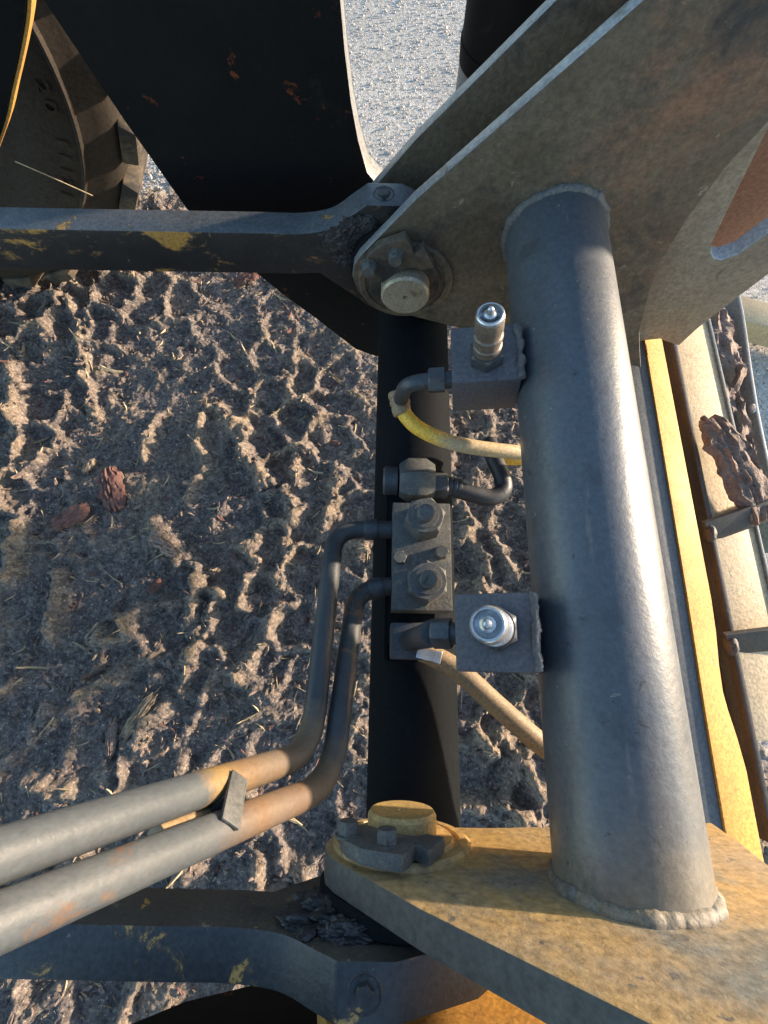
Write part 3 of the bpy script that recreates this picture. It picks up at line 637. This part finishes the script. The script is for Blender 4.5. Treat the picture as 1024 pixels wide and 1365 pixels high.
bm = lathe(hs, (1, -.1, -.03), [(0, .0125), (.003, .0152), (.007, .0152), (.008, .0138), (.010, .0138), (.011, .0150), (.015, .0150), (.016, .0138), (.018, .0138), (.019, .0146), (.023, .0140), (.024, .0118)], 24); link('hose_ferrule', to_mesh(bm), M['fitting'], h3, smooth=30)
hp4 = resample(smooth_loop([P3(655, 612, -.735), P3(680, 612, -.73), P3(720, 612, -.735), P3(780, 615, -.75)], 8, closed=False), .008)
h4 = empty('hose', hp4[0]); tag(h4, 'short stretch of yellow hose end peeking out beside the grey tube', 'hose')
link('hose_body', sweep(hp4, .0105, 20), M['hose_y'], h4, smooth=40)

# ------------------------------------------------------------------ attachment frame on the right
at = empty('attachment_frame', (.62, .3, Z(-1.05)))
tag(at, 'yellow and rusty attachment frame with ribs along the right edge', 'attachment')
SZT = -.862                                  # top of the yellow rail
def strip_pts(pl_, zc): return [P3(px, py, zc) for px, py in pl_]
def slab(poly, thick, bev=.002):
    bm = bmesh.new(); f = bm.faces.new([bm.verts.new(p) for p in poly])
    r = bmesh.ops.extrude_face_region(bm, geom=[f])
    for v in r['geom']:
        if isinstance(v, bmesh.types.BMVert): v.co.z -= thick
    bmesh.ops.recalc_face_normals(bm, faces=bm.faces)
    if bev: bevel_sharp(bm, bev)
    return to_mesh(bm)
SZR = -.890
xl, xr = .660*-SZT, .7015*-SZR
rail_r = [(-.42, .004), (-.17, .004), (-.12, -.001), (-.075, -.008), (-.045, -.011), (0, -.009), (.06, -.003), (.12, 0), (.9, 0)]  # wavy right edge is the shadow line, built into the rail's shape
def rail_mesh():
    bm = bmesh.new(); lf = {-.42: -.014, -.17: -.014, 0: -.012, .9: 0}
    a_ = [bm.verts.new((xl+np.interp(y, [-.42, -.1, .3, .9], [-.013, -.012, -.004, 0]), y, Z(SZT))) for y, dx in rail_r]
    b_ = [bm.verts.new((xr+dx, y, Z(SZR))) for y, dx in rail_r]
    fs = [bm.faces.new((a_[i], a_[i+1], b_[i+1], b_[i])) for i in range(len(a_)-1)]
    r = bmesh.ops.extrude_face_region(bm, geom=fs)
    for v in r['geom']:
        if isinstance(v, bmesh.types.BMVert): v.co.z -= .05; v.co.x -= .004
    bmesh.ops.recalc_face_normals(bm, faces=bm.faces); bevel_sharp(bm, .002); return to_mesh(bm)
link('yellow_rail', rail_mesh(), M['yellow'], at, smooth=25)
fx0 = .62*-SZT
me = slab([(fx0-.035, -.42, Z(SZT-.004)), (xl-.0150, -.42, Z(SZT-.004)), (xl-.0140, -.1, Z(SZT-.004)), (xl-.0065, .3, Z(SZT-.004)), (xl-.0025, .9, Z(SZT-.004)), (fx0-.03, .9, Z(SZT-.004))], .04, .0015); link('shaded_rail_face', me, M['rail_shade'], at, smooth=25)  # rail's left face, its skylit shade put in as blue-grey colour
FZ = -.935
fl0, fl1 = .732*-FZ, .827*-FZ
ym = .37
FD = .016
fl1 = .827*(-FZ+FD)
me = slab([(fl0, ym-.50, Z(FZ)), (fl1, ym-.50, Z(FZ-FD)), (fl1, ym+.50, Z(FZ-FD)), (fl0, ym+.50, Z(FZ))], .012, .0015); link('floor_plate', me, M['rust_floor'], at, smooth=25)
me = box((fl0-.0065, ym-.06, Z(FZ)-.014), XYZ, (.0058, .60, .024), .003); link('side_bar', me, M['brown_steel'], at, smooth=25)
me = box((fl1+.0036, ym+.02, Z(FZ-FD)-.003), XYZ, (.003, .48, .008), .001); link('edge_strip', me, M['wall_grey'], at, smooth=25)
me = box((fl0-.036, ym-.06, Z(FZ)-.040), XYZ, (.023, .62, .006), .002); link('shade_strip', me, M['brown_steel'], at, smooth=25)  # dark strip put in for the shade beside the yellow rail
for b0, b1, t0, t1 in (((946, 724), (1024, 696), (940, 697), (1024, 668)), ((974, 873), (1024, 868), (968, 847), (1024, 840))):
    RH = .032                                # leaning gusset rib: foot on the floor plate, head tipped away
    fa, fb = on_z(*b0, Z(FZ-.004)), on_z(*b1, Z(FZ-.004)); ta, tb = on_z(*t0, Z(FZ)+RH), on_z(*t1, Z(FZ)+RH)
    fb = fa+(fb-fa).normalized()*.36; tb = ta+(tb-ta).normalized()*.36
    n_ = (fb-fa).cross(ta-fa).normalized(); n_ = n_ if n_.y > 0 else -n_
    bm = bmesh.new(); v_ = [bm.verts.new(p+n_*k) for k in (0, .010) for p in (fa, fb, tb, ta)]
    for f in ((0, 1, 2, 3), (7, 6, 5, 4), (0, 4, 5, 1), (1, 5, 6, 2), (2, 6, 7, 3), (3, 7, 4, 0)): bm.faces.new([v_[i] for i in f])
    bmesh.ops.recalc_face_normals(bm, faces=bm.faces); bevel_sharp(bm, .0015); link('rib', to_mesh(bm), M['brown_steel'], at, smooth=25)
    me = lump((fa+ta)/2+Vector((.004, 0, 0)), .015, b0[0], (.8, 1.3, 1.0), 4, .07); link('weld_lump', me, M['brown_steel'], at, smooth=60)
# outer wall panel with wavy top edge
XW = 1.0
top = [on_x(px, py, XW) for px, py in ((978, 372), (988, 420), (998, 490), (1006, 540), (1016, 590), (1030, 650), (1050, 730))]
poly = [(p.y, p.z) for p in top]
def wall_mesh():
    bm = bmesh.new(); lo = Z(-1.20); o = smooth_loop(poly, 5, closed=False)
    a = [bm.verts.new((XW, y, z)) for y, z in o]; b_ = [bm.verts.new((XW-.012, y, lo)) for y, z in o]
    fs = [bm.faces.new((a[i], a[i+1], b_[i+1], b_[i])) for i in range(len(o)-1)]
    r = bmesh.ops.extrude_face_region(bm, geom=fs)
    for v in r['geom']:
        if isinstance(v, bmesh.types.BMVert): v.co.x += .010
    bmesh.ops.recalc_face_normals(bm, faces=bm.faces); bevel_sharp(bm, .002, deg=60); return to_mesh(bm)
wp = link('wall_panel', wall_mesh(), M['wall_grey'], at, smooth=30)
bp_ = on_x(1000, 546, XW-.004); bm = lathe(bp_+Vector((.003, 0, 0)), (-1, 0, .0), [(0, .017), (.004, .017), (.008, .011), (.009, 0)], 20); link('bolt', to_mesh(bm), M['steel'], at, parent=wp, smooth=30)
me = slab([(fl1-.02, poly[-1][0], Z(-1.195)), (XW-.014, poly[-1][0], Z(-1.195)), (XW-.014, poly[0][0], Z(-1.195)), (fl1-.02, poly[0][0], Z(-1.195))], .01, .001); link('pocket_floor', me, M['wall_grey'], at, smooth=30)
# ear plate with a big opening and the red plate behind it
YE = .66
def ex(px, py): p = on_y(px, py, YE); return (p.x, p.z)
ear = [(.44, Z(-.86)), ex(880, 452), ex(905, 461), ex(930, 438), ex(975, 403), ex(1024, 366), (.74, Z(-.58)), (.78, Z(-.40)), (.74, Z(-.20)), (.60, Z(-.10)), (.47, Z(-.30)), (.43, Z(-.45)), (.43, Z(-.6))]
hole = [ex(962, 347), ex(952, 345), ex(947, 336), ex(950, 322), ex(985, 250), ex(1024, 172), (.56, Z(-.32)), (.64, Z(-.36)), (.675, Z(-.46)), ex(1024, 311), ex(985, 339)]
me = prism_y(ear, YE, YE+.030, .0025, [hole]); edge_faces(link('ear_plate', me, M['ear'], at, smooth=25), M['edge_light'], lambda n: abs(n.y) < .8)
me = prism_y([(.40, Z(-.90)), (.74, Z(-.80)), (.98, Z(-.60)), (.98, Z(-.34)), (.44, Z(-.30))], .80, .815, .002); link('red_plate', me, M['red'], at, smooth=25)

# bark caught in the pocket
def bark(center, ax, half, seed, mat):
    """a slab of bark: flat-ish lump with torn edges and long furrows."""
    A = [Vector(a).normalized() for a in ax]; nu, nv = 40, 18
    bm = bmesh.new(); top = []; bot = []
    for i in range(nu):
        rt, rb = [], []
        for j in range(nv):
            s, t = i/(nu-1)*2-1, j/(nv-1)*2-1
            w = 1-.35*abs(s)**3+.24*mnoise.fractal(Vector((s*3, math.copysign(1, t)*2, seed)), .7, 2.2, 4)
            lx = s*(1+.22*mnoise.fractal(Vector((t*3, seed, 3)), .7, 2.2, 3))
            fur = mnoise.fractal(Vector((s*2.0, t*7, seed)), .8, 2, 4)
            h = half[2]*(math.sqrt(max(0, 1-t*t*.96))*.9+.45*fur)*(1-.6*abs(s)**6)
            p = Vector(center)+A[0]*lx*half[0]+A[1]*t*w*half[1]
            bend = -.25*half[2]*s*s
            rt.append(bm.verts.new(p+A[2]*(h+bend))); rb.append(bm.verts.new(p+A[2]*(-.35*half[2]*(1-t*t*.9)+bend)))
        top.append(rt); bot.append(rb)
    for i in range(nu-1):
        for j in range(nv-1):
            bm.faces.new((top[i][j], top[i+1][j], top[i+1][j+1], top[i][j+1])); bm.faces.new((bot[i][j], bot[i][j+1], bot[i+1][j+1], bot[i+1][j]))
        bm.faces.new((top[i][0], bot[i][0], bot[i+1][0], top[i+1][0])); bm.faces.new((top[i][-1], top[i+1][-1], bot[i+1][-1], bot[i][-1]))
    for e, rev in ((0, 1), (nu-1, 0)):
        for j in range(nv-1): bm.faces.new((top[e][j], top[e][j+1], bot[e][j+1], bot[e][j]))
    me = to_mesh(bm); o = link('bark_piece', me, mat); shade(me, 50); return o
def bark_at(pa, pb, zc0, zc1, wid, th, seed, mat):
    a, b = P3(*pa, zc0), P3(*pb, zc1); d = (b-a); c = (a+b)/2; sd = Vector((0, 0, 1)).cross(d).normalized(); up = d.normalized().cross(sd).normalized()
    if up.z < 0: up = -up; 
    return bark(c, (d, sd, up), (d.length/2, wid/2, th), seed, mat)
tag(bark_at((925, 395), (960, 525), -1.11, -1.11, .150, .060, 1.1, M['bark']), 'rounded dark bark log end lying farthest in the steel pocket', 'bark')
tag(bark_at((955, 505), (978, 640), -1.12, -1.11, .125, .040, 2.3, M['bark']), 'smooth grey bark slab in the pocket beside the silver bolt', 'bark')
tag(bark_at((950, 558), (1014, 690), -.905, -.920, .088, .020, 4.7, M['bark']), 'rough bark strip with bright edge propped over the rusty plate', 'bark')

# timber on the gravel, upper right
a, b = on_z(982, 408, .10), on_z(1100, 440, .10)
d = (b-a).normalized(); sd = Vector((0, 0, 1)).cross(d).normalized()
me = box((a+b)/2+d*.3-Vector((0, 0, .045)), (d, sd, (0, 0, 1)), ((b-a).length/2+.35, .055, .045), .003)
tag(link('timber_beam', me, M['wood']), 'pale sawn timber lying on gravel at the right edge', 'timber'); shade(me, 30)

# ------------------------------------------------------------------ far wheel
TC = Vector((-1.50, 1.35, Z(-.66))); TRD = .80
wh = empty('wheel', (TC.x, TC.y+.25, 0)); tag(wh, 'large brown tyre with chunky lugs behind the black arm at top left', 'wheel')
prof = [(.02, .30), (.0, .34), (-.005, .42), (-.022, .50), (-.034, .58), (-.036, .635), (-.030, .665), (-.030, .690), (-.026, .697), (-.024, .703), (-.018, .712), (-.004, .745), (.010, .775), (.035, TRD-.005), (.10, TRD), (.45, TRD), (.50, TRD-.03), (.53, .70), (.54, .5), (.5, .30)]
me = to_mesh(lathe(TC, (0, 1, 0), prof, 160)); link('tyre', me, M['rubber'], wh, smooth=40)
me = to_mesh(lathe(TC, (0, 1, 0), [(-.0285, .694), (-.0335, .698), (-.0335, .703), (-.022, .708)], 160)); link('bead_ring', me, M['rubber'], wh, smooth=40)
me = to_mesh(lathe(TC, (0, 1, 0), [(.03, .0), (.03, .26), (.0, .32), (.04, .345), (.30, .345), (.30, 0)], 96)); link('rim', M and me, M['yellow'], wh, smooth=40)
NL = 28
for i in range(NL):
    a0 = 2*math.pi*(i+.35)/NL
    bm = bmesh.new(); prev = None; rows = []
    for k, (yy, da, hw) in enumerate(((.014, .0, .050), (.06, .02, .052), (.16, .07, .050), (.26, .13, .045))):
        a = a0+da; r0 = .792 if k == 0 else .79; r1 = .838
        row = []
        for s, rr in ((-1, r0), (-1, r1), (1, r1), (1, r0)):
            an = a+s*hw/ .8*(1.12 if rr == r0 else .9); row.append(bm.verts.new(TC+Vector((math.cos(an)*rr, yy, math.sin(an)*rr))))
        rows.append(row)
    for A_, B_ in zip(rows, rows[1:]):
        for q in range(4): bm.faces.new((A_[q], A_[(q+1) % 4], B_[(q+1) % 4], B_[q]))
    bm.faces.new(rows[0]); bm.faces.new(list(reversed(rows[-1])))
    bmesh.ops.recalc_face_normals(bm, faces=bm.faces); bevel_sharp(bm, .008, 2)
    link('lug', to_mesh(bm), M['lug'] , wh, smooth=30)
# raised sidewall lettering (worn figures)
th0 = math.atan2(on_y(84, 112, 1.31).z-TC.z, on_y(84, 112, 1.31).x-TC.x)
for i, ch in enumerate('20 11121'):
    if ch == ' ': continue
    cd = bpy.data.curves.new('figure', 'FONT'); cd.body = ch; cd.size = .068; cd.extrude = .004
    tmp = bpy.data.objects.new('figure', cd); COL.objects.link(tmp)
    dg = bpy.context.evaluated_depsgraph_get(); tm = bpy.data.meshes.new_from_object(tmp.evaluated_get(dg)); bpy.data.objects.remove(tmp)
    for v in tm.vertices:                    # wrap round the sidewall
        th = th0-(v.co.x+i*.044)/.66; rr = .645+v.co.y*.6
        v.co = (TC.x+math.cos(th)*rr, TC.y-.036-v.co.z, TC.z+math.sin(th)*rr)
    link('raised_figure', tm, M['rubber'], wh)
# straw stuck across the sidewall
s0, s1 = on_y(20, 215, 1.295), on_y(124, 261, 1.295)
me = sweep(resample([s0, s0.lerp(s1, .5)+Vector((0, -.004, .006)), s1], .03), .0014, 8); tag(link('straw', me, M['straw']), 'thin pale straw lying across the brown tyre sidewall', 'straw')

# black vertical ram beyond the far plates
rc = on_y(690, 40, 1.02); rr_ = .092
rb = empty('ram', (rc.x, 1.02, Z(-.62))); tag(rb, 'black upright ram barrel at the top edge behind the double side plates', 'ram')
me = to_mesh(lathe((rc.x, 1.02, Z(-.62)), (0, 0, 1), [(.07, rr_), (.10, rr_+.002), (.10, rr_), (.9, rr_)], 72)); link('barrel', me, M['black_arm'], rb, smooth=40)
me = to_mesh(lathe((rc.x, 1.02, Z(-.62)), (0, 0, 1), [(0, rr_-.01), (.006, rr_-.001), (.07, rr_-.001)], 72)); link('end_cap', me, M['wall_grey'], rb, smooth=40)

# black guard panel with its sunlit edge put in as a yellow strip, top left corner
YG = .95
g = [(lambda p: (p.x, p.z))(on_y(px, py, YG)) for px, py in ((36, -40), (34, 20), (26, 70), (14, 125), (2, 175), (-30, 260))]
poly = smooth_loop(g, 4, closed=False)+[(-1.1, g[-1][1]), (-1.1, g[0][1])]
me = prism_y(poly, YG, YG+.045, .004); tag(link('guard_panel', me, M['black_arm']), 'black guard panel with a sunlit rim in the top left corner', 'panel'); shade(me, 25)
o = bpy.data.objects['guard_panel']
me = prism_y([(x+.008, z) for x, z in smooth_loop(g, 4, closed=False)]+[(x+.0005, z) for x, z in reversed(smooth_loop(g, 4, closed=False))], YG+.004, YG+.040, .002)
eg = link('sunlit_rim_strip', me, M['yellow']); eg.parent = o; shade(me, 25)  # yellow colour stands for sunlight on the rim

# ------------------------------------------------------------------ loose bark and chips on the mud
def chip_mesh(n, seed, lo, hi, region, ratio=(.15, .5)):
    r = random.Random(seed); bm = bmesh.new(); k = 0
    while k < n:
        x = r.uniform(*region[0]); y = r.uniform(*region[1])
        if y+.1*x > 2.0 or x > 1.1: continue
        k += 1; z = gz(x, y); L = r.uniform(lo, hi)*(1 if r.random() < .85 else 1.8); W = L*r.uniform(*ratio); T = min(L*.10+.0012, W*.7)
        yaw = r.uniform(0, 6.3); R_ = Matrix.Rotation(yaw, 3, 'Z') @ Matrix.Rotation(r.uniform(-.6, .6), 3, 'Y') @ Matrix.Rotation(r.uniform(-.5, .5), 3, 'X')
        c = Vector((x, y, z+T*.6+r.uniform(0, .006))); vs_ = []
        for sz in (-1, 1):
            for (u, v) in ((-1, -.6), (.1, -1), (1, -.3), (.8, .6), (-.2, 1), (-.9, .4)):
                vs_.append(bm.verts.new(c+R_ @ Vector((u*L/2*r.uniform(.8, 1.1), v*W/2*r.uniform(.7, 1.2), sz*T/2+.15*L*(u*u-.4)))))
        bm.faces.new(vs_[5::-1]); bm.faces.new(vs_[6:])
        for q in range(6): bm.faces.new((vs_[q], vs_[(q+1) % 6], vs_[6+(q+1) % 6], vs_[6+q]))
    return to_mesh(bm)
REG = ((-1.7, 1.2), (-1.0, 2.1))
for nm, n, sd, lo, hi, mt, lb in (('bark_chips', 5200, 3, .006, .022, 'bark', 'small grey brown bark chips trodden into the mud'), ('wood_chips', 3200, 5, .005, .016, 'clod', 'small pale wood chips scattered over the mud'), ('red_bark_chips', 320, 9, .008, .026, 'bark_red', 'small reddish bark chips scattered over the mud')):
    o = link(nm, chip_mesh(n, sd, lo, hi, REG), M[mt], kind='stuff'); tag(o, lb, 'chips')
def loose(px, py, L, W, T, yaw, mat, label, seed):
    p = on_z(px, py, .0); p = on_z(px, py, gz(p.x, p.y)+.008)
    d = Vector((math.cos(yaw), math.sin(yaw), .12)); sd = Vector((0, 0, 1)).cross(d); up = d.cross(sd)
    tag(bark(p+Vector((0, 0, .006)), (d, sd, up), (L/2, W/2, T), seed, mat), label, 'bark')
loose(150, 652, .15, .085, .018, 1.9, M['bark_red'], 'largest red bark flake on the mud, left of the shaft', 11)
loose(95, 690, .13, .06, .014, .5, M['bark_red'], 'dull red bark shred just below the largest red flake', 12)
loose(208, 782, .05, .03, .012, .8, M['bark_red'], 'small bright red bark bit on the mud left of the pipes', 13)
loose(220, 728, .11, .04, .014, 2.6, M['bark'], 'pointed grey bark splinter below the red flakes', 14)
loose(150, 985, .11, .03, .012, 1.6, M['bark'], 'narrow upright bark sliver above the grey pipes', 15)
loose(185, 955, .14, .035, .014, 1.0, M['clod'], 'pale slanting wood sliver on the mud above the pipes', 16)
loose(120, 622, .06, .03, .010, .9, M['clod'], 'pale thin wood flake beside the largest red flake', 17)
loose(330, 372, .10, .05, .014, .4, M['bark_red'], 'brownish bark flake under the far link bar', 18)

def stones(n, seed, boxes):
    r = random.Random(seed); bm = bmesh.new()
    for k in range(n):
        (x0, x1), (y0, y1) = boxes[k % len(boxes)]
        x, y = r.uniform(x0, x1), r.uniform(y0, y1); R0 = r.uniform(.002, .006)*(1.7 if r.random() < .06 else 1)
        i = min(int(np.searchsorted(gx, x)), nx_-1); j = min(int(np.searchsorted(gy, y)), ny_-1)
        if yard[i, j] < r.random(): continue
        c = Vector((x, y, gz(x, y)+R0*.3)); a = r.uniform(0, 6.3); vs_ = [bm.verts.new(c+Vector((0, 0, R0*.8)))]
        for q in range(5): vs_.append(bm.verts.new(c+Vector((math.cos(a+q*1.257)*R0*r.uniform(.7, 1.3), math.sin(a+q*1.257)*R0*r.uniform(.7, 1.3), r.uniform(-.2, .3)*R0))))
        for q in range(5): bm.faces.new((vs_[0], vs_[1+q], vs_[1+(q+1) % 5]))
    return to_mesh(bm)
BX = [((-.5, .6), (1.7, 3.4)), ((.9, 2.0), (.3, 2.0)), ((-1.2, -.2), (1.6, 2.6))]
M['stone'] = grime('pale_yard_stone', (.56, .52, .46), (.42, .39, .35), [((.16, .16, .165), 60, .55, .06)], scale=60, rough=.9, bump=.2)
tag(link('yard_grit', stones(9000, 21, BX), M['stone'], kind='stuff'), 'pale loose grit spread over the grey yard', 'grit')

tag(link('needle_litter', chip_mesh(1100, 33, .018, .050, REG, (.05, .09)), M['straw'], kind='stuff'), 'thin pale needles and straw bits littering the mud', 'litter')
